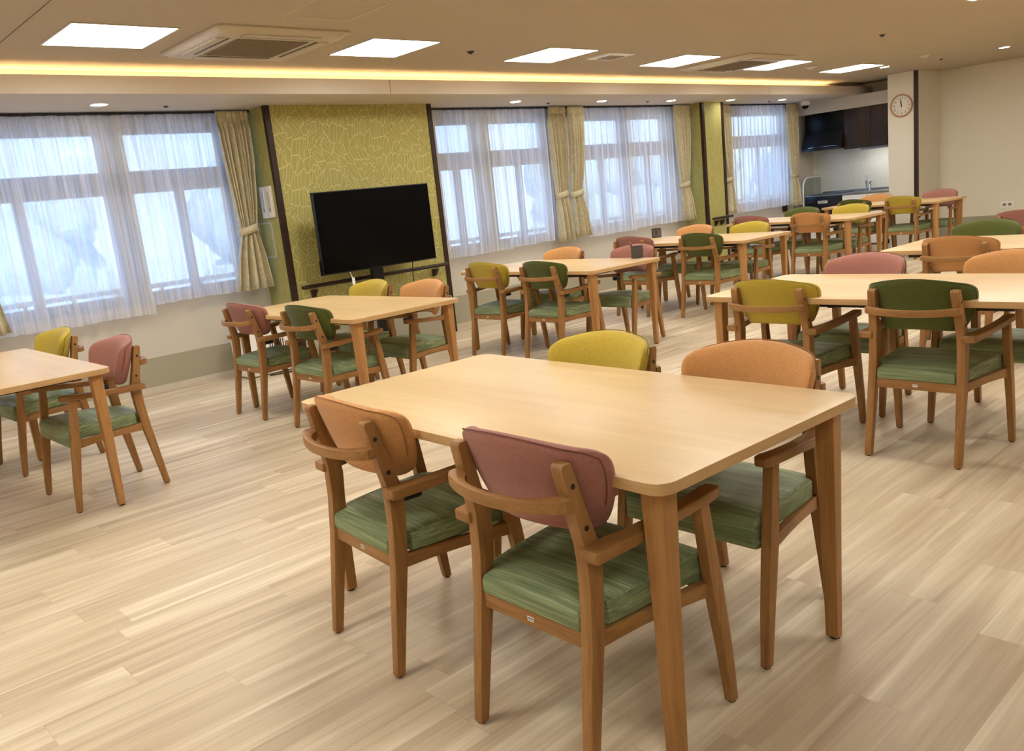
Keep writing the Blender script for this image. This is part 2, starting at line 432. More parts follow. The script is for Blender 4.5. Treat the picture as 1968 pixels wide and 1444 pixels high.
def window(num, x0, x1, mull, label):
    t = MB(); y0, y1 = YW+.05, YW+.11; f = .05
    z0, z1 = z0w, z1w
    t.box(x0, x1, y0, y1, z0, z0+.09); t.box(x0, x1, y0, y1, z1-.04, z1); t.box(x0, x1, y0, y1, 1.64, 1.82)
    edges = [x0]+[q for mm in mull for q in mm]+[x1]
    t.box(x0, x0+f, y0, y1, z0+.09, z1-.04); t.box(x1-f, x1, y0, y1, z0+.09, z1-.04)
    for a, b in mull: t.box(a, b, y0, y1, z0+.09, z1-.04)
    bays = []; q = x0+f
    for a, b in mull: bays.append((q, a)); q = b
    bays.append((q, x1-f))
    for a, b in bays:     # sliding stiles of the lower sashes
        c = (a+b)/2; t.box(c-.035, c+.035, y0+.005, y1-.005, z0+.09, 1.64)
    root = tag(t.done('window_%d' % num, alu_m, smooth=False), label, None, None, 'structure')
    for a, b in bays:
        for u, v in ((z0+.09, 1.64), (1.82, z1-.04)):
            MB().box(a, b, y0+.025, y0+.031, u, v).done('pane', glass_m, root, smooth=False)
    return root
window(1, *WIN[0], [(1.02, 1.14), (2.41, 2.63)], 'wide aluminium window behind the leftmost sheer curtains')
window(2, *WIN[1], [(6.34, 6.60)], 'aluminium window just right of the television wall')
window(3, *WIN[2], [(8.86, 9.02)], 'aluminium window in the middle of the far row')
window(4, *WIN[3], [], 'farthest aluminium window beside the kitchen corner')

# pilasters with wallpaper
P1 = (3.66, 5.44, 6.85)
def pilaster(name, x0, x1, y0, mat_f, label):
    b = MB().box(x0, x1, y0, YW, 0, ZS); bmf = b.bm.faces
    o = b.done(name, [green_m, mat_f], smooth=False)
    for p in o.data.polygons:
        if p.normal.y < -.5: p.material_index = 1
    return struct(o, label)
pilaster('wall_pilaster_front', *P1, leaf_m, 'wide pilaster with green leaf wallpaper behind the television')
P2 = (10.12, 10.62, 6.92)
pilaster('wall_pilaster_far', *P2, green_m, 'narrow green wallpapered pilaster between the farther windows')
n = 6
for (x0, x1, y0) in (P1, P2):
    for xx in (x0, x1):
        a = xx-.004 if xx == x0 else xx-.046
        sbox('trim_%d' % n, dark_m, a, a+.05, y0-.012, y0+.03, 0, ZS, None); n += 1
sbox('baseboard_pilaster', wains_m, 3.71, 5.39, 6.838, 6.85, 0, .295, 'grey green dado at the foot of the leaf wallpaper')
# small base cap lines
sbox('trim_20', cream_m, XL, 3.66, YW-.017, YW, .290, .298)
sbox('trim_21', cream_m, XL, 3.66, YW-.02, YW, 0, .05)

# clock column and kitchen alcove shell
sbox('wall_column', right_m, 12.92, XR, 5.235, 5.64, 0, ZC, 'beige column carrying the round wall clock')
sbox('trim_22', dark_m, 12.905, 12.96, 5.222, 5.268, 0, ZC, 'dark corner strip on the clock column')
sbox('trim_23', soffit_m, 13.30, XR, 5.64, YW, 2.075, ZS, 'pale bulkhead above the kitchen wall cabinets')
# double curtain rails
def rail(x0, x1, label):
    b = MB().box(x0, x1, YW-.16, YW-.145, ZS-.022, ZS-.004); b.box(x0, x1, YW-.10, YW-.085, ZS-.022, ZS-.004)
    return tag(b.done('curtain_rail', steel_m, smooth=False), label, 'curtain rail', 'curtain rails under the soffit')
rail(XL+.2, 3.655, 'dark double curtain rail above the wide left window')
rail(5.445, 10.115, 'long dark curtain rail above the two middle windows')
rail(10.66, 13.0, 'short dark curtain rail above the farthest window')
tag(MB().box(12.72, 12.80, YW-.05, YW-.002, .60, .73).bevel(.004).done('wall_bracket', dark_m), 'small dark bracket on the wall under the farthest curtain', 'bracket')

# ------------------------------------------------------------------ curtains
def sheer(x0, x1, label, zb=.705, seed=0, edge=True):
    rnd = random.Random(seed); n = max(24, int((x1-x0)*150)); b = MB(); rows = []
    per = .115; zs = [ZS-.02, ZS-.08, ZS-.2, 1.8, 1.4, 1.05, .85, zb]
    ph = rnd.random()*6
    for zi, z in enumerate(zs):
        k = zi/(len(zs)-1); row = []
        for i in range(n+1):
            x = x0+(x1-x0)*i/n
            amp = .010+.020*min(1, k*2.2)
            y = amp*math.sin(2*PI*x/per+ph)+.008*math.sin(2*PI*x/(per*2.7)+1.3+k)+.006*math.sin(2*PI*x/.047+k*2)*(k < .2)
            xx = x+.012*math.sin(2*PI*x/(per*1.9)+2*k)*k
            row.append((xx, YW-.115+y, z+(.004*math.sin(9*x) if zi == len(zs)-1 else 0)))
        rows.append(row)
    b.loft(rows, cap=False, closed=False)
    return tag(b.done('sheer_curtain', sheer_m), label, 'curtain', 'white sheer curtains at the windows')
sheer(-.35, 1.28, 'white sheer curtain cut off by the left picture edge', .66, 1)
sheer(1.27, 2.57, 'white sheer curtain filling the left half of the wide left window', .665, 5)
sheer(2.55, 3.47, 'white sheer curtain beside the beige drape at the wallpapered pilaster', .735, 2)
sheer(5.50, 6.62, 'white sheer curtain directly right of the television wall', .715, 3)
sheer(6.60, 7.36, 'white sheer curtain left of the paired beige drapes', .735, 4)
sheer(7.86, 8.85, 'white sheer curtain right of the paired beige drapes', .705, 6)
sheer(8.81, 9.86, 'white sheer curtain left of the narrow green pilaster', .725, 7)
sheer(11.02, 11.86, 'left white sheer curtain on the farthest window', .70, 8)
sheer(11.84, 12.74, 'right white sheer curtain on the farthest window nearest the kitchen', .70, 9)

def drape(xt0, xt1, xw0, xw1, zw, xb0, xb1, label, zb=.73, pl=7, seed=1):
    rnd = random.Random(seed); n = 96; b = MB(); rows = []
    keys = [(ZS-.012, xt0, xt1, .012), (ZS-.09, xt0, xt1, .017), (1.85, xt0*.8+xw0*.2, xt1*.8+xw1*.2, .026), (zw+.22, xt0*.3+xw0*.7, xt1*.3+xw1*.7, .026),
            (zw+.05, xw0, xw1, .02), (zw, xw0, xw1, .016), (zw-.05, xw0, xw1, .02), (zw-.22, xw0*.5+xb0*.5, xw1*.5+xb1*.5, .03), (zb, xb0, xb1, .034)]
    fine = []
    for (za, a0, a1, aa), (zb_, b0, b1, ab) in zip(keys, keys[1:]):
        st = 4
        for q in range(st):
            t = q/st; fine.append((za+(zb_-za)*t, a0+(b0-a0)*t, a1+(b1-a1)*t, aa+(ab-aa)*t))
    fine.append(keys[-1])
    offs = [rnd.uniform(-.5, .5) for _ in range(6)]
    for z, a, c, am in fine:
        row = []; low = z < zw-.04
        pn = pl if not low else pl*.55
        for i in range(n+1):
            t = i/n; tt = t+.03*math.sin(2*PI*t*1.5+offs[0])
            y = 1.35*am*math.sin(2*PI*pn*tt+offs[1]*3)+.45*am*math.sin(2*PI*pn*1.7*tt+offs[2]*5)
            if z > ZS-.1: y = am*abs(math.sin(PI*pl*tt))*1.2-.01
            y -= .012*math.sin(PI*t)
            row.append((a+(c-a)*t, YW-.185+y, z))
        rows.append(row)
    b.loft(rows, cap=False, closed=False)
    o = b.done('drape', drape_m)
    sm = o.modifiers.new('thick', 'SOLIDIFY'); sm.thickness = .004; sm.offset = 0
    tag(o, label, 'curtain', 'beige patterned drapes tied back beside the windows')
    # tie band wrapped round the waist
    t = MB(); sec = []
    cx, rx = (xw0+xw1)/2, (xw1-xw0)/2+.014
    for zz in (zw-.032, zw+.032):
        sec.append([(cx+rx*math.cos(2*PI*i/24), YW-.185+.05*math.sin(2*PI*i/24), zz+.02*math.cos(2*PI*i/24)) for i in range(24)])
    t.loft(sec, cap=False)
    tb = t.done('tie_band', drape_m, o); s2 = tb.modifiers.new('thick', 'SOLIDIFY'); s2.thickness = .005
    # hook band to the wall
    return o
drape(1.05, 1.40, 1.22, 1.40, 1.24, 1.10, 1.50, 'patterned beige drape cut off by the left picture edge', .70, 6, 3)
drape(3.33, 3.62, 3.385, 3.54, 1.255, 3.27, 3.60, 'tied beige drape left of the leaf wallpapered wall', .735, 7, 4)
drape(7.33, 7.61, 7.36, 7.53, 1.26, 7.38, 7.575, 'left one of the two beige drapes hanging together between middle windows', .70, 7, 5)
drape(7.65, 7.93, 7.60, 7.80, 1.255, 7.59, 7.90, 'right one of the two beige drapes hanging together between middle windows', .74, 7, 6)
drape(9.70, 10.07, 9.78, 9.97, 1.215, 9.80, 10.08, 'beige drape tied back left of the narrow green pilaster', .725, 6, 7)
drape(10.74, 11.05, 10.88, 11.02, 1.215, 10.78, 11.08, 'beige drape tied back right of the narrow green pilaster', .72, 5, 8)
drape(12.62, 12.93, 12.72, 12.88, 1.17, 12.70, 12.98, 'beige drape at the far corner beside the kitchen', .68, 5, 9)

# ------------------------------------------------------------------ outside, seen through the sheers
out_g = flat('pale_concrete_paving', rgb(232, 234, 236), .8)
struct(MB().box(-25, 45, YW+.2, 60, -.5, -.4).done('ground_outside', out_g, smooth=False), 'pale paved ground outside the windows')
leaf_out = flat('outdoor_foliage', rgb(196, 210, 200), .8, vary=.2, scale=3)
rnd = random.Random(4); hb = MB()
for i in range(15):
    bx, by, r, h = -1+i*2.6+.5*math.sin(i*2.3), 15+1.5*math.sin(i*1.7), 1.35, 2.75+.18*math.sin(i*3.1)
    for k in range(26):
        a = rnd.uniform(0, 2*PI); q = rnd.uniform(0, .75)*r; zz = rnd.uniform(.1, 1)*h
        bmesh.ops.create_icosphere(hb.bm, subdivisions=2, radius=r*rnd.uniform(.28, .5), matrix=Matrix.Translation((bx+q*math.cos(a), by+q*math.sin(a), -.4+zz*.8)))
for v in hb.bm.verts: v.co += Vector((rnd.uniform(-.05, .05), rnd.uniform(-.05, .05), rnd.uniform(-.05, .05)))
tag(hb.done('hedge', leaf_out), 'long pale hedge blurred behind the sheer curtains outside', 'hedge', None, 'stuff')
fb = MB()
for i in range(60):
    fb.box(-4+i*.55, -3.96+i*.55, 11.5, 11.54, -.4, .62)
fb.box(-4, 29, 11.49, 11.55, .60, .66); fb.box(-4, 29, 11.5, 11.54, .1, .14)
tag(fb.done('fence', alu_m, smooth=False), 'low metal railing outside beyond the window glass', 'fence')

# ------------------------------------------------------------------ ceiling fittings
LX = [1.6545, 3.5725, 5.2948, 7.1411, 8.9647, 10.7976]
LL = ['leftmost square ceiling light panel, above the wide left window side', 'square ceiling light panel directly right of the large air conditioner',
      'square ceiling light panel above and left of the small ceiling vent', 'square ceiling light panel touching the left edge of the farther air conditioner',
      'square ceiling light panel in front of the right edge of the farther air conditioner', 'rightmost square ceiling light panel, nearest the clock column']
PY0, PS = 5.0128, .571
def light_panel(label):
    t = thing('ceiling_light', label, 'ceiling light', (0, 0, 0), 0, 'square ceiling light panels')
    f = MB(); a, b_ = -.012, PS+.012
    for (x0, x1, y0, y1) in ((a, b_, a, 0), (a, b_, PS, b_), (a, 0, 0, PS), (PS, b_, 0, PS)): f.box(x0, x1, y0, y1, -.006, 0)
    f.done('frame', cream_m, t, smooth=False)
    MB().box(0, PS, 0, PS, -.004, -.001).done('diffuser', panel_m, t, smooth=False)
    return t
p0 = light_panel(LL[0]); p0.location = (LX[0], PY0, ZC)
for i in range(1, 6):
    c = copy_tree(p0); c.location = (LX[i], PY0, ZC); c['label'] = LL[i]
c = copy_tree(p0); c.location = (LX[3], 2.115, ZC); c['label'] = 'ceiling light panel barely peeking in at the top right picture edge'
NTH = ['first', 'second', 'third', 'fourth', 'fifth', 'sixth', 'seventh', 'eighth']
XS = [-2.1, -.26]+LX
for yy, rowname, idx in ((5.0128, 'window side', (0, 1)), (2.115, 'middle', (0, 1, 2, 3, 4, 6, 7)), (-.78, 'back', (1, 3, 4, 5, 6, 7))):
    for i in idx:
        c = copy_tree(p0); c.location = (XS[i], yy, ZC)
        c['label'] = '%s square ceiling light panel along the %s row, outside the picture' % (NTH[i], rowname)
# cove led
lb = MB(); lb.box(XL+.05, 12.55, 6.372, 6.386, ZS+.075, ZS+.087)
tag(lb.done('led_strip', led_m, smooth=False), 'long warm light strip glowing inside the ceiling cove', 'light strip')

def downlight(x, y, z, label, r=.052):
    t = thing('downlight', label, 'downlight', (x, y, z), 0, 'small round downlights')
    MB().lathe((0, 0, 0), [(r, -.001), (r+.012, -.003), (r+.012, 0), (r, 0)], n=28).done('trim_ring', white_m, t)
    MB().cyl((0, 0, -.0035), r, .003, n=28).done('lens', down_m, t)
    return t
for x, lab in [(2.30, 'round downlight in the soffit above the wide left window'), (6.50, 'round downlight in soffit above the window beside the television wall'),
               (7.88, 'round downlight in soffit directly above the paired beige drapes'), (9.21, 'round downlight in soffit above the middle window'),
               (10.55, 'round downlight in soffit above the narrow green pilaster'), (11.90, 'round downlight in soffit above the farthest window')]:
    downlight(x, 6.74, ZS, lab)
downlight(11.67, 5.13, ZC, 'round downlight beside the rightmost square ceiling panel')
downlight(11.935, 3.795, ZC, 'round downlight in the ceiling near the right picture edge')

def sensor(x, y, z, label, r=.02, h=.012, mat=None, cat='sprinkler', name='sprinkler_head'):
    b = MB().lathe((x, y, z), [(r*1.5, 0), (r*1.5, -h*.3), (r, -h*.5), (r*.6, -h)], n=18)
    tag(b.done(name, mat or steel_m), label, cat, 'small ceiling sensors and sprinklers')
sensor(2.83, 6.84, ZS, 'small dark sprinkler in soffit left of the leaf wallpapered wall', .014)
sensor(7.11, 6.855, ZS, 'small dark sprinkler in soffit left of the paired drapes', .014)
sensor(8.81, 6.80, ZS, 'small dark sprinkler in soffit above the middle window', .014)
sensor(11.80, 6.89, ZS, 'small dark sprinkler in soffit above the farthest window', .014)
sensor(4.67, 5.29, ZC, 'small sprinkler between the second and third light panels', .02, .02)
sensor(8.6, 3.8, ZC, 'small dark sprinkler alone high on the right ceiling', .018, .02)
sensor(11.95, 4.53, ZC, 'small sprinkler on the ceiling above the clock column', .014, .015)
sensor(10.05, 5.3, ZC, 'round cream smoke detector between the last two light panels', .05, .03, cream_m, 'smoke detector', 'smoke_detector')
sensor(11.09, 4.39, ZC, 'round cream smoke detector left of the clock column ceiling', .05, .035, cream_m, 'smoke detector', 'smoke_detector')

def rrect(x0, x1, y0, y1, r, z, n=5):
    out = []
    for cx, cy, a0 in ((x1-r, y1-r, 0), (x0+r, y1-r, 90), (x0+r, y0+r, 180), (x1-r, y0+r, 270)):
        for i in range(n+1):
            a = math.radians(a0+90*i/n); out.append((cx+r*math.cos(a), cy+r*math.sin(a), z))
    return out
def cassette(x, y, label):
    t = thing('air_conditioner', label, 'air conditioner', (x, y, ZC), 0, 'ceiling cassette air conditioners')
    h = .455; b = MB()
    b.loft([rrect(-h, h, -h, h, .05, 0), rrect(-h, h, -h, h, .05, -.012), rrect(-h+.02, h-.02, -h+.02, h-.02, .05, -.014), rrect(-h+.035, h-.035, -h+.035, h-.035, .05, -.032), rrect(-h+.06, h-.06, -h+.06, h-.06, .04, -.036)])
    b.done('panel', ac_m, t)
    b = MB(); g = .245
    b.box(-g, g, -g, g, -.041, -.036)
    for i in range(24):
        q = -g+.01+i*(2*g-.02)/23; b.box(-g+.01, g-.01, q-.003, q+.003, -.044, -.041)
    b.done('intake_grille', grill_m, t, smooth=False)
    for k in range(4):
        a = k*PI/2
        def rot(pts): return [(p[0]*math.cos(a)-p[1]*math.sin(a), p[0]*math.sin(a)+p[1]*math.cos(a), p[2]) for p in pts]
        l = MB(); l.loft([rot([(-.26, -.385, z), (.26, -.385, z), (.26, -.315, z+.002), (-.26, -.315, z+.002)]) for z in (-.043, -.036)])
        l.bevel(.003); l.done('louver', ac_m, t)
        l = MB(); l.loft([rot([(-.25, -.306, z), (.25, -.306, z), (.25, -.294, z), (-.25, -.294, z)]) for z in (-.0385, -.036)])
        l.done('air_slot', black_m, t, smooth=False)
    return t
cassette(2.845, 5.30, 'large square ceiling air conditioner between the two leftmost light panels')
cassette(8.35, 5.24, 'farther square ceiling air conditioner between light panels near the column')
t = thing('ceiling_vent', 'small square white ceiling vent right of the third light panel', 'vent', (6.27, 5.22, ZC))
MB().loft([rrect(-.17, .17, -.15, .15, .01, 0), rrect(-.17, .17, -.15, .15, .01, -.01), rrect(-.14, .14, -.12, .12, .01, -.016)]).done('vent_frame', white_m, t)
MB().box(-.10, .10, -.085, .085, -.019, -.016).done('vent_grille', grill_m, t, smooth=False)
t = thing('security_camera', 'white dome security camera under the soffit by the kitchen corner', 'security camera', (12.93, 6.93, ZS))
MB().lathe((0, 0, 0), [(.075, 0), (.075, -.05), (.068, -.062), (.05, -.064)], n=28).done('housing', white_m, t)
MB().lathe((0, 0, 0), [(.05, -.062), (.048, -.085), (.034, -.105), (.012, -.115)], n=24).done('dome', blackgloss_m, t)

# ------------------------------------------------------------------ tables
TLX, TLY, TT, TH = .8364, 1.5722, .027, .70
def make_table():
    t = thing('dining_table', '', 'table')
    b = MB(); r = .045
    b.loft([rrect(0, TLX, 0, TLY, r, TH-TT), rrect(0, TLX, 0, TLY, r, TH)])
    b.bevel(.003, 2, 60)
    o = b.done('tabletop', [top_mat, edge_mat], t)
    for p in o.data.polygons:
        if abs(p.normal.z) < .5: p.material_index = 1
    z1 = TH-TT
    for ix in (0, 1):
        for iy in (0, 1):
            sx_, sy_ = (1 if ix == 0 else -1), (1 if iy == 0 else -1)
            ox, oy = ix*TLX, iy*TLY
            def sec(z, o_in, s, rc):
                # square with rounded outer corner; o_in inset of outer faces
                pts = [(o_in+s, o_in), (o_in+s, o_in+s), (o_in, o_in+s)]
                for q in range(7):
                    a = PI+q*(PI/2)/6
                    pts.append((o_in+rc+rc*math.cos(a), o_in+rc+rc*math.sin(a)))
                return [(ox+sx_*p[0], oy+sy_*p[1], z) for p in pts]
            l = MB(); l.loft([sec(.006, .044, .036, .014), sec(.35, .039, .045, .017), sec(z1-.02, .034, .056, .02), sec(z1, .034, .056, .02)])
            l.bevel(.002, 1, 50)
            lo = l.done('leg', wood_leg, t)
            cx, cy = ox+sx_*.062, oy+sy_*.062
            MB().cyl((cx, cy, 0), .015, .007, n=16).done('foot_pad', black_m, lo)
    u = MB(); z = z1
    u.box(.10, .13, .16, TLY-.16, z-.028, z); u.box(TLX-.13, TLX-.10, .16, TLY-.16, z-.028, z)
    u.box(.13, TLX-.13, .16, .19, z-.028, z); u.box(.13, TLX-.13, TLY-.19, TLY-.16, z-.028, z)
    u.box(.13, TLX-.13, TLY/2-.015, TLY/2+.015, z-.028, z)
    u.done('underframe', steel_m, t, smooth=False)
    return t
TABS = {
 'N1': (1.299, 1.0329, -.028, 'large pale wood dining table in the foreground with two visible front chairs'),
 'T0': (.4587, 4.3236, .0006, 'pale wood dining table cut off by the left picture edge'),
 'T1': (2.62, 4.2479, .0215, 'pale wood dining table in front of the television'),
 'T2': (4.7174, 4.2558, -.0082, 'pale wood dining table carrying the plain grey pen holder'),
 'T3': (6.7529, 4.2414, -.0046, 'pale wood dining table carrying the lattice patterned pen holder'),
 'T4': (8.8554, 4.2785, -.0299, 'second farthest pale wood dining table on the window side'),
 'T5': (11.0739, 4.2244, -.0369, 'farthest pale wood dining table, right in front of the clock column'),
 'N2': (3.651, .9831, -.0017, 'pale wood dining table with yellow and dark green front chairs, cut by right edge'),
 'N3': (5.5709, .942, -.0021, 'pale wood dining table behind it at right edge with orange front chair'),
 'N4': (7.49, .96, 0, 'farthest table at the right edge, almost hidden behind a green backed chair')}
proto = None
for k, (x, y, a, lab) in TABS.items():
    if proto is None: proto = make_table(); o = proto
    else: o = copy_tree(proto)
    o.location = (x, y, 0); o.rotation_euler = (0, 0, a); o['label'] = lab; o['group'] = 'pale wood dining tables'

# ------------------------------------------------------------------ chairs
def lerp(a, b, t): return a+(b-a)*t
def interp(tab, z):
    for p, q in zip(tab, tab[1:]):
        if z <= q[0]:
            t = (z-p[0])/(q[0]-p[0]); return [lerp(p[i], q[i], t) for i in range(1, len(p))]
    return list(tab[-1][1:])
REAR = [(.004, -.232, .0135, .190), (.18, -.206, .0175, .188), (.33, -.182, .021, .186), (.45, -.170, .0225, .184), (.52, -.167, .0245, .183),
        (.56, -.170, .023, .181), (.64, -.190, .0185, .176), (.742, -.213, .017, .170), (.752, -.212, .012, .170)]   # z, d, half depth, w
FRONT = [(.004, .232, .0135, .249), (.15, .215, .018, .248), (.33, .187, .0215, .246), (.45, .171, .019, .244), (.558, .157, .0165, .242)]
def leg_mesh(tab, sgn, hw0, hw1):
    b = MB(); secs = []; zs = [r[0] for r in tab]
    allz = sorted(set(zs+[(p+q)/2 for p, q in zip(zs, zs[1:])]))
    zt = zs[-1]
    for z in allz:
        d, hd, w_ = interp(tab, z); hw = lerp(hw0, hw1, min(1, z/.33))
        secs.append([(sgn*w_-hw, d-hd, z), (sgn*w_+hw, d-hd, z), (sgn*w_+hw, d+hd, z), (sgn*w_-hw, d+hd, z)])
    b.loft(secs); b.bevel(.004, 2, 40)
    return b
def back_hw(v): return .168+.054*math.sin(min(1, v*1.12)*PI/2)
def back_pt(u, v, side):
    """u,v in -1..1 / 0..1; side -1 rear, +1 front"""
    s = 2*v-1
    hw = back_hw(v)
    ztop = .797-.034*u*u-.014*max(0, (abs(u)-.86)/.14)**2.2
    zbot = .560+.012*math.cos(u*PI/2)+.020*max(0, (abs(u)-.84)/.16)**2
    z = lerp(zbot, ztop, v)
    x = hw*u*(1-.03*max(0, (v-.86)/.14)**2)
    dr = lerp(-.149, -.206, (z-.578)/.212)
    d0 = dr-.034*(1-u*u/.64)+.026*max(0, (abs(u)-.72)/.28)**2
    T = .048+.006*(1-s*s)+.034*abs(u)**3*(.55+.45*v)
    p, q = (26, 26) if side < 0 else (7, 6)
    e = max(0, (1-abs(u)**p)*(1-abs(s)**q))**.5
    m = d0+T*.34
    d = m-T*.34*e if side < 0 else m+T*.66*e
    return (x, d, z)
def back_mesh():
    b = MB(); nu, nv = 30, 14
    def cl(t): return math.sin((t-.5)*PI)
    grids = []
    for side in (-1, 1):
        g = []
        for j in range(nv+1):
            v = (cl(j/nv)+1)/2
            g.append([b.bm.verts.new(back_pt(cl(i/nu), v, side)) for i in range(nu+1)])
        grids.append(g)
        for j in range(nv):
            for i in range(nu):
                q = (g[j][i], g[j][i+1], g[j+1][i+1], g[j+1][i])
                b.bm.faces.new(q if side < 0 else q[::-1])
    r, f = grids
    per = [(0, i) for i in range(nu)]+[(j, nu) for j in range(nv)]+[(nv, i) for i in range(nu, 0, -1)]+[(j, 0) for j in range(nv, 0, -1)]
    for k in range(len(per)):
        a, c = per[k], per[(k+1) % len(per)]
        try: b.bm.faces.new((r[a[0]][a[1]], f[a[0]][a[1]], f[c[0]][c[1]], r[c[0]][c[1]]))
        except Exception: pass
    return b
def piping_mesh():
    pts = []
    for i in range(25): pts.append((back_pt(-1+2*i/24, 1, -1)))
    left = [back_pt(-1, v/10, -1) for v in range(3, 10)]
    right = [back_pt(1, v/10, -1) for v in range(9, 2, -1)]
    P = left+pts+right
    P = [(p[0]*1.001, p[1]-(.012+.010*min(1, abs(p[0])/.2)**3), p[2]+.0002) for p in P]
    return MB().tube(P, .0017, 5)
def seat_mesh():
    b = MB(); secs = []
    prof = [(-.200, .160, .358, .390, .2), (-.197, .163, .354, .400, .5), (-.188, .165, .353, .406, 1), (-.150, .166, .353, .413, 1), (-.142, .176, .353, .414, 1), (-.136, .196, .353, .415, 1),
            (-.05, .206, .353, .421, 1), (.06, .214, .353, .425, 1), (.150, .221, .353, .425, 1), (.160, .223, .335, .425, 1), (.172, .223, .322, .423, 1), (.200, .222, .322, .416, 1), (.210, .219, .324, .408, .8), (.215, .213, .330, .398, .5)]
    for d, hw, zb, zt, k in prof:
        sec = []; r = .011
        for i in range(5):                       # bottom right -> corners
            a = -PI/2+i*(PI/2)/4; rr = .006
            sec.append((hw-rr+rr*math.cos(a), d, zb+rr+rr*math.sin(a)))
        for i in range(6):
            a = i*(PI/2)/5; sec.append((hw-r+r*math.cos(a), d, zt-r-.004+r*math.sin(a)))
        for q in range(1, 8):
            x = lerp(hw-r, -hw+r, q/8); sec.append((x, d, zt-.004+.005*(1-(x/hw)**2)))
        for i in range(6):
            a = PI/2+i*(PI/2)/5; sec.append((-hw+r+r*math.cos(a), d, zt-r-.004+r*math.sin(a)))
        for i in range(5):
            a = PI+i*(PI/2)/4; rr = .006
            sec.append((-hw+rr+rr*math.cos(a), d, zb+rr+rr*math.sin(a)))
        secs.append(sec)
    b.loft(secs)
    return b
def arm_mesh(sg):
    b = MB(); secs = []
    #        y, xin, xout, zbot, ztop
    prof = [(-.202, .184, .236, .532, .559), (-.196, .182, .240, .531, .560), (-.150, .186, .242, .532, .561), (-.08, .200, .248, .535, .563), (.02, .214, .254, .543, .570),
            (.12, .220, .262, .551, .578), (.185, .220, .266, .557, .585), (.208, .224, .264, .559, .586), (.217, .232, .256, .561, .584)]
    for y, a, c, z0, z1 in prof:
        secs.append([(sg*a, y, z0), (sg*c, y, z0), (sg*c, y, z1), (sg*a, y, z1)])
    b.loft(secs); b.bevel(.005, 3, 50)
    return b
def hoop_mesh():
    b = MB(); secs = []; n = 24
    for i in range(n+1):
        u = -1+2*i/n; x = .196*u
        do = -.290+.048*abs(u)**2.2              # outer face
        th = .020+.034*math.exp(-((abs(u)-.86)/.20)**2)
        if abs(u) > .92: do += (abs(u)-.92)*.10
        di = min(do+th, -.2125) if abs(u) > .80 else do+th
        z = .659+.005*abs(u)**2; h = .0145
        secs.append([(x, do, z-h), (x, do, z+h), (x, di, z+h), (x, di, z-h)])
    b.loft(secs); b.bevel(.004, 2, 50)
    return b
def side_rail(sg):
    b = MB(); secs = []
    for i in range(9):
        t = i/8; y = lerp(-.165, .172, t); w_ = lerp(.186, .238, t)
        zb = .312+.022*(max(0, t-.55)/.45)**2*0+.008*math.sin(t*PI); zt = lerp(.357, .366, t)-.0
        zt = .3525
        secs.append([(sg*(w_-.011), y, zb), (sg*(w_+.011), y, zb), (sg*(w_+.011), y, zt), (sg*(w_-.011), y, zt)])
    b.loft(secs); b.bevel(.003, 2, 50)
    return b
def make_chair(color):
    t = thing('dining_armchair', '', 'chair')
    seat_mesh().done('seat', seat_m, t)
    bk = back_mesh().done('backrest', BACK[color], t)
    piping_mesh().done('piping', PIPE[color], bk)
    for sg in (-1, 1):
        l = leg_mesh(REAR, sg, .0145, .0175).done('rear_leg', wood_v, t)
        MB().cyl((sg*.190, -.232, 0), .010, .006, n=12).done('foot_glide', brown_m, l)
        f = leg_mesh(FRONT, sg, .0125, .0155).done('front_leg', wood_v, t)
        MB().cyl((sg*.249, .232, 0), .010, .006, n=12).done('foot_glide', brown_m, f)
        arm_mesh(sg).done('armrest', wood_y, t)
        side_rail(sg).done('side_rail', wood_y, t)
        for z in (.600, .700):
            d, hd, w_ = interp(REAR, z)
            MB().lathe((sg*(w_+.0172), d, z), [(.0065, 0), (.0065, sg*.0012), (.0035, sg*.0014)], axis='x', n=12).done('bolt_cap', steel_m, l)
    h = hoop_mesh().done('back_hoop', wood_x, t)
    for x in (-.13, .075):
        u = x/.196; do = -.286+.046*abs(u)**2.2
        MB().lathe((x, do-.0006, .659), [(.006, 0), (.006, -.0008), (.003, -.001)], axis='y', n=12).done('bolt_cap', steel_m, h)
    rr = MB().box(-.170, .170, -.194, -.170, .312, .3525).bevel(.003).done('rear_rail', wood_x, t)
    pl = MB().box(-.0105, .0105, -.1958, -.194, .326, .338).bevel(.0005).done('name_plate', white_m, rr)
    m_ = MB()
    for i in range(7): m_.box(-.0085+i*.0025, -.0085+i*.0025+(.0018 if i % 2 else .0014), -.1961, -.1957, .3325, .3358)
    for i in range(9): m_.box(-.0085+i*.0019, -.0085+i*.0019+.0013, -.1961, -.1957, .3290, .3300)
    m_.done('lettering', black_m, rr, smooth=False)
    MB().box(.156, .200, -.150, -.082, .503, .533).bevel(.009, 3).done('cane_clip', black_m, t)
    return t
WHERE = {'N1': 'the large foreground table', 'T0': 'the table cut off at left', 'T1': 'the table before the television', 'T2': 'the table with plain pen holder',
         'T3': 'the table with lattice pen holder', 'T4': 'the second farthest window side table', 'T5': 'the farthest table by the clock', 'N2': 'the nearest right edge table',
         'N3': 'the second right edge table', 'N4': 'the farthest right edge table'}
H = PI/2
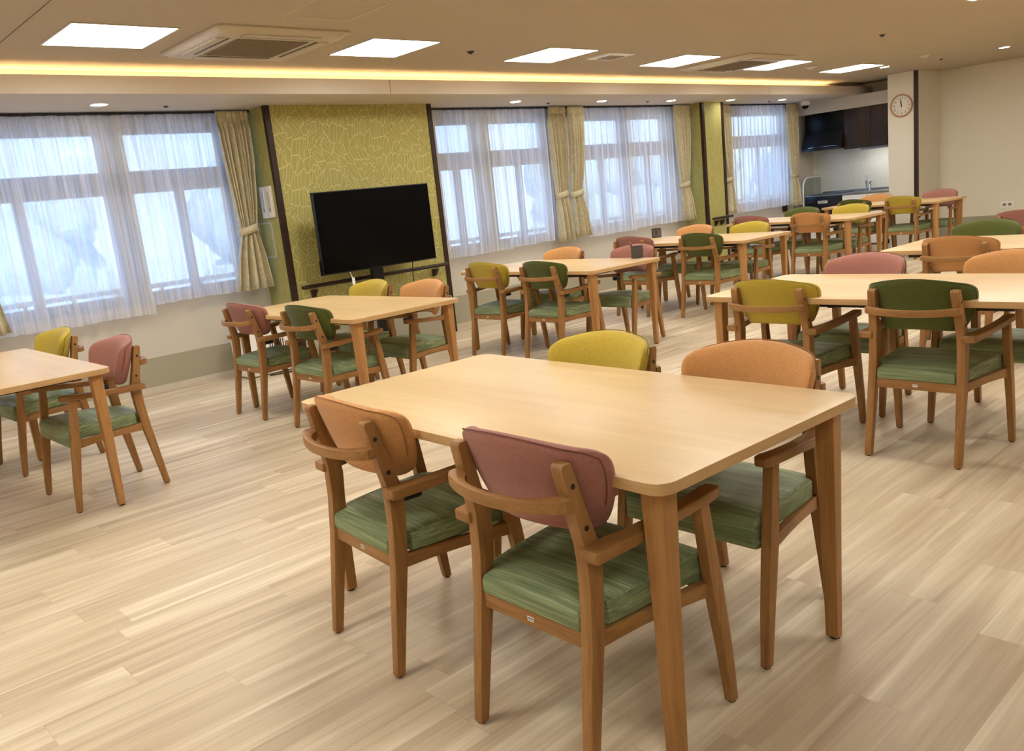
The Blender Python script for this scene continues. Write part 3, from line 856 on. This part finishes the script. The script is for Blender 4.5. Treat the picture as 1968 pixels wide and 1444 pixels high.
CH = [('N1', 'n', 'orange', 1.422, 2.098, -.08), ('N1', 'n', 'pink', 1.413, 1.382, -.01), ('N1', 'f', 'yellow', 2.074, 1.998, 0), ('N1', 'f', 'orange', 2.058, 1.388, 0),
      ('T0', 'f', 'yellow', 1.285, 5.78, .05), ('T0', 'f', 'pink', 1.285, 4.725, .02),
      ('T1', 'n', 'pink', 2.715, 5.498, .02), ('T1', 'n', 'green', 2.735, 4.705, .02), ('T1', 'f', 'yellow', 3.404, 5.454, 0), ('T1', 'f', 'orange', 3.418, 4.805, 0),
      ('T2', 'n', 'yellow', 4.830, 5.395, 0), ('T2', 'n', 'green', 4.831, 4.733, 0), ('T2', 'f', 'orange', 5.532, 5.457, 0), ('T2', 'f', 'pink', 5.520, 4.630, 0),
      ('T3', 'n', 'pink', 6.820, 5.445, 0), ('T3', 'n', 'green', 6.855, 4.678, 0), ('T3', 'f', 'orange', 7.594, 5.460, 0), ('T3', 'f', 'yellow', 7.591, 4.787, 0),
      ('T4', 'n', 'pink', 9.006, 5.478, 0), ('T4', 'n', 'orange', 8.987, 4.727, 0), ('T4', 'f', 'green', 9.722, 5.370, 0), ('T4', 'f', 'yellow', 9.703, 4.740, 0),
      ('T5', 'n', 'green', 11.232, 5.300, 0), ('T5', 'n', 'yellow', 11.208, 4.663, 0), ('T5', 'f', 'orange', 11.947, 5.445, 0), ('T5', 'f', 'pink', 11.924, 4.586, 0),
      ('N2', 'n', 'yellow', 3.833, 2.168, 0), ('N2', 'n', 'green', 3.832, 1.486, 0), ('N2', 'f', 'pink', 4.439, 2.134, 0), ('N2', 'f', 'orange', 4.438, 1.395, 0),
      ('N3', 'n', 'orange', 5.693, 2.000, 0), ('N3', 'f', 'green', 6.408, 2.179, 0), ('N4', 'n', 'pink', 7.60, 2.20, 0)]
protos = {}
CNAME = {'green': 'dark green'}
for tb, sd, col_, x, y, dr in CH:
    if col_ not in protos: o = protos[col_] = make_chair(col_)
    else: o = copy_tree(protos[col_])
    o.location = (x, y, 0); o.rotation_euler = (0, 0, (-H if sd == 'n' else H)+dr)
    o['label'] = '%s backed wooden armchair on the %s side of %s' % (CNAME.get(col_, col_), 'near' if sd == 'n' else 'far', WHERE[tb])
    o['group'] = 'wooden dining armchairs with green seats'

# ------------------------------------------------------------------ pen holders
def pen_holder(x, y, rz, label, lattice):
    t = thing('pen_holder', label, 'pen holder', (x, y, TH), rz, 'grey mesh pen holders')
    h, a = .098, .036
    b = MB()
    for (x0, x1, y0, y1) in ((-a, a, -a, -a+.002), (-a, a, a-.002, a), (-a, -a+.002, -a, a), (a-.002, a, -a, a)): b.box(x0, x1, y0, y1, 0, h)
    b.box(-a, a, -a, a, 0, .003)
    b.done('cup', meshg_m, t, smooth=False)
    r = MB(); 
    for z in (0, h-.003):
        for (x0, x1, y0, y1) in ((-a-.001, a+.001, -a-.001, -a+.001), (-a-.001, a+.001, a-.001, a+.001), (-a-.001, -a+.001, -a, a), (a-.001, a+.001, -a, a)): r.box(x0, x1, y0, y1, z, z+.003)
    r.done('rim', steel_m, t, smooth=False)
    if lattice:
        l = MB()
        for s1 in (-1, 1):
            for yy in (-a-.0016,):
                l.tube([(-a*s1, yy, .01), (a*s1, yy, h-.01)], .0022, 5); l.tube([(-a*s1*.3, yy, .01), (a*s1*.3, yy, h-.01)], .0016, 5)
            xx = -a-.0016
            l.tube([(xx, -a*s1, .01), (xx, a*s1, h-.01)], .0022, 5); l.tube([(xx, -a*s1*.3, .01), (xx, a*s1*.3, h-.01)], .0016, 5)
        l.done('lattice', flat('pale_lattice', rgb(120, 116, 108), .5), t)
    return t
pen_holder(5.53, 4.48, .25, 'plain dark grey pen holder with one pen on a window side table', False)
pen_holder(7.50, 5.79, -.1, 'grey pen holder with crossed lattice sides on the next table', True)
t = thing('pen', 'single pen standing in the plain dark grey pen holder', 'pen', (5.51, 4.50, TH+.003))
MB().tube([(0.0, 0, .003), (-.016, .012, .118)], .0052, 8).done('barrel', black_m, t)
MB().tube([(-.016, .012, .1175), (-.018, .0135, .134)], .0058, 8).done('tip', flat('rose_pen_end', rgb(190, 130, 120), .5), t)

# ------------------------------------------------------------------ television on stand
t = thing('television', 'large black flat television on a floor stand before the leaf wallpaper', 'television', (4.40, 6.50, 0), 0)
MB().box(-.615, .615, -.012, .022, .800, 1.503).bevel(.004).done('bezel', black_m, t)
MB().box(-.606, .606, -.0145, -.012, .812, 1.495).done('screen', blackgloss_m, t, smooth=False)
MB().box(-.38, .38, .022, .065, .86, 1.36).bevel(.01).done('rear_housing', black_m, t)
MB().box(-.615, -.585, -.01, .04, .80, .93).bevel(.004).done('side_speaker', black_m, t)
st = thing('television_stand', 'black floor stand column holding up the television', 'stand', (4.40, 6.60, 0), 0)
MB().box(-.055, .055, -.03, .03, .03, 1.25).bevel(.006).done('column', black_m, st)
MB().loft([rrect(-.38, .38, -.22, .17, .05, 0), rrect(-.38, .38, -.22, .17, .05, .02), rrect(-.30, .30, -.16, .12, .05, .03)]).done('base_plate', black_m, st)
MB().box(-.20, .20, -.035, -.005, .95, 1.20).bevel(.004).done('mount_plate', black_m, st)
tag(MB().tube([(4.78, 6.545, .86), (4.80, 6.60, .70), (4.815, 6.62, .58), (4.80, 6.60, .42), (4.77, 6.62, .2), (4.74, 6.64, .02)], .004, 6).done('power_cord', black_m),
    'thin black cord hanging below the television', 'cord')
tg = MB(); tg.tube([(4.055, 6.50, .80), (4.065, 6.485, .745)], .0035, 6)
tg.box(4.056, 4.084, 6.482, 6.485, .66, .748)
tag(tg.done('hanging_tag', white_m, smooth=False), 'small white tag dangling from the lower television edge', 'tag')
# handrails
def handrail(x0, x1, y, br, label):
    t = thing('handrail', label, 'handrail', (0, 0, 0), 0, 'dark wall handrails')
    MB().tube([(x0, y, .705), (x0+.012, y, .705), (x1-.012, y, .705), (x1, y, .705)], [.012, .0175, .0175, .012], 14).done('rail', dark_m, t)
    for bx in br:
        b_ = MB().loft([[(bx-.018, y+.055, .60), (bx+.018, y+.055, .60), (bx+.018, y+.073, .60), (bx-.018, y+.073, .60)],
                        [(bx-.022, y+.0, .672), (bx+.022, y+.0, .672), (bx+.022, y+.073, .672), (bx-.022, y+.073, .672)]])
        k = b_.bevel(.003).done('bracket', dark_m, t)
        MB().box(bx-.010, bx+.010, y-.006, y+.04, .672, .692).done('saddle', chrome_m, k, smooth=False)
    return t
handrail(3.72, 5.37, 6.777, [3.86, 5.24], 'long dark wooden handrail on the leaf wallpapered wall')
handrail(10.14, 10.64, 6.847, [10.30, 10.44], 'short dark handrail on the narrow green pilaster')
# boxes on pilaster side
for i, (y0, y1, lab) in enumerate([(7.035, 7.125, 'narrow white switch box nearer the drape on the pilaster side'), (6.925, 7.022, 'narrow white switch box nearer the dark corner strip')]):
    t = thing('switch_box', lab, 'switch box', (3.66, (y0+y1)/2, 1.47), 0, 'white switch boxes on the pilaster side')
    hy = (y1-y0)/2
    MB().box(-.022, 0, -hy, hy, -.135, .135).bevel(.003).done('cover', white_m, t)
    MB().box(-.0245, -.022, -hy*.35, hy*.35, -.09, .09).bevel(.001).done('door_flap', cream_m, t)
    MB().box(-.0260, -.022, -.006, .004, -.075, -.055).done('latch', steel_m, t, smooth=False)
b = MB(); x0 = 3.652
b.box(x0, 3.66, 7.025, 7.035, .985, 1.297); b.box(x0, 3.66, 7.035, 7.262, 1.287, 1.297); b.box(x0, 3.66, 7.035, 7.262, .985, .995); b.box(x0, 3.66, 7.252, 7.262, .995, 1.287)
tag(b.done('access_frame', cream_m, smooth=False), 'thin white rectangular frame on the pilaster side below the switch boxes', 'frame')
# white slotted appliance near the pilaster foot
t = thing('air_purifier', 'white slotted air purifier on the floor left of the television, mostly hidden', 'air purifier', (3.38, 6.98, 0))
MB().box(-.24, .20, -.14, .14, .012, .40).bevel(.012, 3).done('body', white_m, t)
b = MB()
for i in range(7): b.box(-.020+i*.021, -.011+i*.021, -.1425, -.139, .225, .30)
b.done('air_slot', black_m, t, smooth=False)
MB().box(-.22, .18, -.12, .12, 0, .012).done('plinth', grill_m, t, smooth=False)
tag(MB().tube([(3.30, 6.80, .006), (3.45, 6.76, .006), (3.56, 6.72, .006), (3.62, 6.66, .006), (3.60, 6.74, .006), (3.70, 6.72, .006)], .005, 6).done('floor_cord', black_m),
    'thin dark cord lying on the floor by the white appliance', 'cord')

# ------------------------------------------------------------------ wall clock
t = thing('wall_clock', 'round wall clock with light wood rim on the beige column', 'clock', (12.92, 5.440, 1.985))
MB().lathe((0, 0, 0), [(.150, 0), (.158, -.006), (.160, -.022), (.154, -.034), (.146, -.036), (.139, -.028), (.139, -.008)], axis='x', n=56).done('rim', flat('light_wood_rim', rgb(190, 148, 106), .45), t)
MB().cyl((-.012, 0, 0), .140, .012, axis='x', n=56).done('dial', flat('white_dial', rgb(226, 220, 206), .5), t)
def text_mesh(body, size):
    cu = bpy.data.curves.new('txt', 'FONT'); cu.body = body; cu.size = size; cu.align_x = 'CENTER'; cu.align_y = 'CENTER'; cu.extrude = .0006
    to = bpy.data.objects.new('txt', cu); C.objects.link(to)
    dg = bpy.context.evaluated_depsgraph_get(); me = bpy.data.meshes.new_from_object(to.evaluated_get(dg))
    bpy.data.objects.remove(to); bpy.data.curves.remove(cu); return me
# the dial faces -X: viewer's right is -Y
for i in range(1, 13):
    a = i*PI/6; r = .107
    me = text_mesh(str(i), .042); me.materials.append(black_m)
    o = bpy.data.objects.new('numeral', me); C.objects.link(o); o.parent = t
    o.matrix_local = Matrix(((0, 0, -1, -.0128), (-1, 0, 0, -r*math.sin(a)), (0, 1, 0, r*math.cos(a)), (0, 0, 0, 1)))
mk = MB()
for i in range(60):
    a = i*PI/30
    if i % 5 == 0: continue
    c_, s_ = math.cos(a), math.sin(a)
    mk.box(-.0128, -.012, -.130*s_-.0006, -.130*s_+.0006, .130*c_-.002, .130*c_+.002)
mk.done('minute_marks', black_m, t, smooth=False)
def hand(name, ang, L, w_, x):
    b = MB(); c_, s_ = math.cos(ang), math.sin(ang)
    def P(r, q, xx): return (xx, -(r*s_+q*c_), r*c_-q*s_)
    b.loft([[P(-.02, -w_, xx), P(L, -w_*.5, xx), P(L, w_*.5, xx), P(-.02, w_, xx)] for xx in (x, x-.0015)])
    b.done(name, black_m, t, smooth=False)
hand('hour_hand', math.radians(-2.5), .072, .0075, -.0150)
hand('minute_hand', math.radians(-12+2), .100, .0055, -.0175)
hand('second_hand', math.radians(183), .085, .0008, -.0195)

# ------------------------------------------------------------------ wall outlet on far wall
t = thing('wall_outlet', 'white wall outlet plate low on the far right wall', 'outlet', (XR, 4.305, .443))
MB().box(-.010, 0, -.085, .085, -.045, .045).bevel(.003).done('plate', white_m, t)
for yy in (-.035, .035): MB().box(-.0115, -.010, yy-.022, yy+.022, -.018, .018).done('socket', grill_m, t, smooth=False)

# ------------------------------------------------------------------ kitchen
KX = 13.30
t = thing('range_hood', 'black range hood with sloping front in the kitchen corner', 'range hood', (0, 0, 0))
b = MB(); yb, ya = 6.50, 7.14
b.box(KX, XR, yb, ya, 1.60, 2.06)
b.bevel(.003).done('housing', hood_m, t)
b = MB()
b.loft([[(KX-.10, yb, 1.497), (XR, yb, 1.497), (XR, yb, 1.535), (KX-.10, yb, 1.530), ], [(KX-.10, ya+.02, 1.497), (XR, ya+.02, 1.497), (XR, ya+.02, 1.535), (KX-.10, ya+.02, 1.530)]])
b.loft([[(KX-.10, yb, 1.530), (KX+.1, yb, 1.530), (KX+.1, yb, 1.76), (KX-.003, yb, 1.76)], [(KX-.10, ya+.02, 1.530), (KX+.1, ya+.02, 1.530), (KX+.1, ya+.02, 1.76), (KX-.003, ya+.02, 1.76)]])
b.done('visor', black_m, t, smooth=False)
MB().tube([(KX-.11, yb+.06, 1.545), (KX-.112, yb+.2, 1.55), (KX-.112, ya-.1, 1.55)], .004, 6).done('handle_bar', chrome_m, t)
t = thing('wall_cabinet', 'dark woodgrain kitchen wall cabinet right of the range hood', 'cabinet', (0, 0, 0))
MB().box(KX+.02, XR, 5.645, 6.498, 1.468, 2.073).done('body', black_m, t, smooth=False)
MB().box(KX, KX+.018, 6.075, 6.496, 1.468, 2.073).bevel(.001).done('door', cab_m, t)
MB().box(KX, KX+.018, 5.648, 6.071, 1.468, 2.073).bevel(.001).done('door', cab_m, t)
cl = MB().box(KX+.05, KX+.056, 5.70, 6.26, 1.432, 1.467).box(KX+.056, KX+.15, 5.70, 6.26, 1.461, 1.467).done('lamp_housing', stainless_m, t, smooth=False)
MB().box(KX+.075, KX+.115, 5.72, 6.24, 1.450, 1.461).done('added_glow_strip', added_glow_m, cl, smooth=False)  # added glowing strip, kept unseen behind the front lip, lights the splashback
tag(MB().box(XR-.0125, XR-.0005, 5.645, 7.21, .80, 1.468).done('splashback', splash_m, smooth=False), 'glossy pale splashback panel behind the kitchen counter', 'splashback')
t = thing('kitchen_counter', 'stainless kitchen counter with white doors below the splashback', 'counter', (0, 0, 0))
CX = 13.14
MB().box(CX, XR-.012, 5.645, 7.10, .775, .80).bevel(.003).done('worktop', stainless_m, t)
MB().box(XR-.03, XR-.012, 5.645, 7.10, .80, .83).done('upstand', stainless_m, t, smooth=False)
MB().box(CX+.03, XR-.012, 5.65, 6.48, .06, .775).done('carcass', white_m, t, smooth=False)
for i, y0 in enumerate((5.655, 6.07)):
    d = MB().box(CX+.012, CX+.03, y0, y0+.405, .075, .765).bevel(.002).done('door', white_m, t)
    MB().tube([(CX+.004, y0+.36-i*.31, .58), (CX+.002, y0+.36-i*.31, .68)], .005, 8).done('handle', steel_m, d)
MB().box(CX+.05, XR-.03, 5.65, 7.09, 0, .06).done('toe_kick', black_m, t, smooth=False)
t = thing('stove', 'black built-in stove with white label and three round knobs', 'stove', (0, 0, 0))
MB().box(CX+.006, XR-.02, 6.49, 7.09, .33, .774).bevel(.002).done('body', black_m, t)
for y in (6.985, 7.015, 7.045): MB().cyl((CX-.002, y, .700), .008, .01, axis='x', n=14).done('knob', chrome_m, t)
MB().box(CX+.002, CX+.0065, 6.72, 6.88, .668, .708).bevel(.001).done('grill_window', white_m, t)
MB().box(CX+.0005, CX+.002, 6.74, 6.86, .678, .700).done('display', flat('pale_display', rgb(150, 160, 165), .3), t, smooth=False)
MB().box(CX+.04, XR-.10, 6.52, 7.07, .800, .806).done('glass_hob', blackgloss_m, t, smooth=False)
MB().box(CX+.03, XR-.02, 6.50, 7.08, .06, .33).done('lower_panel', white_m, t, smooth=False)
# faucet
t = thing('faucet', 'chrome kitchen faucet with tall lever on the counter', 'faucet', (13.60, 6.24, .80))
MB().lathe((0, 0, 0), [(.03, 0), (.028, .01), (.022, .015), (.022, .09), (.016, .10)], n=20).done('body', chrome_m, t)
MB().tube([(0, 0, .09), (-.03, -.02, .13), (-.09, -.06, .14), (-.16, -.11, .12), (-.17, -.115, .09)], .011, 10).done('spout', chrome_m, t)
MB().tube([(0, 0, .10), (0, .02, .16), (-.01, .05, .24)], .006, 8).done('lever', chrome_m, t)
MB().lathe((0, 0.05, .0), [(.012, .0), (.012, .10), (.018, .105), (.018, .16)], n=16).done('filter_column', chrome_m, t)
# acrylic guard at the counter end
t = thing('splash_guard', 'clear rounded splash guard with white edge at the counter end', 'splash guard', (0, 0, 0))
pts = [(CX-.02, .50), (CX-.02, .92)]+[(CX-.02+.17*(1-math.cos(a)), .92+.17*math.sin(a)) for a in [i*PI/2/8 for i in range(1, 9)]]+[(XR-.05, 1.09), (XR-.05, .50)]
MB().loft([[(x, yy, z) for x, z in pts] for yy in (7.112, 7.118)]).done('sheet', acrylic_m, t, smooth=False)
ed = [(x, 7.115, z) for x, z in pts[:11]]
MB().tube(ed, .011, 8).done('edge_rail', white_m, t)
# small ghost-free extras: white rolling caddy leg feet near the counter
t = thing('rolling_cart', 'narrow white cart with black feet before the kitchen counter', 'cart', (13.02, 5.90, 0))
MB().box(-.05, .05, -.13, .13, .03, .50).bevel(.006).done('body', white_m, t)
for yy in (-.11, .11): MB().box(-.09, .09, yy-.012, yy+.012, 0, .03).bevel(.004).done('foot', black_m, t)
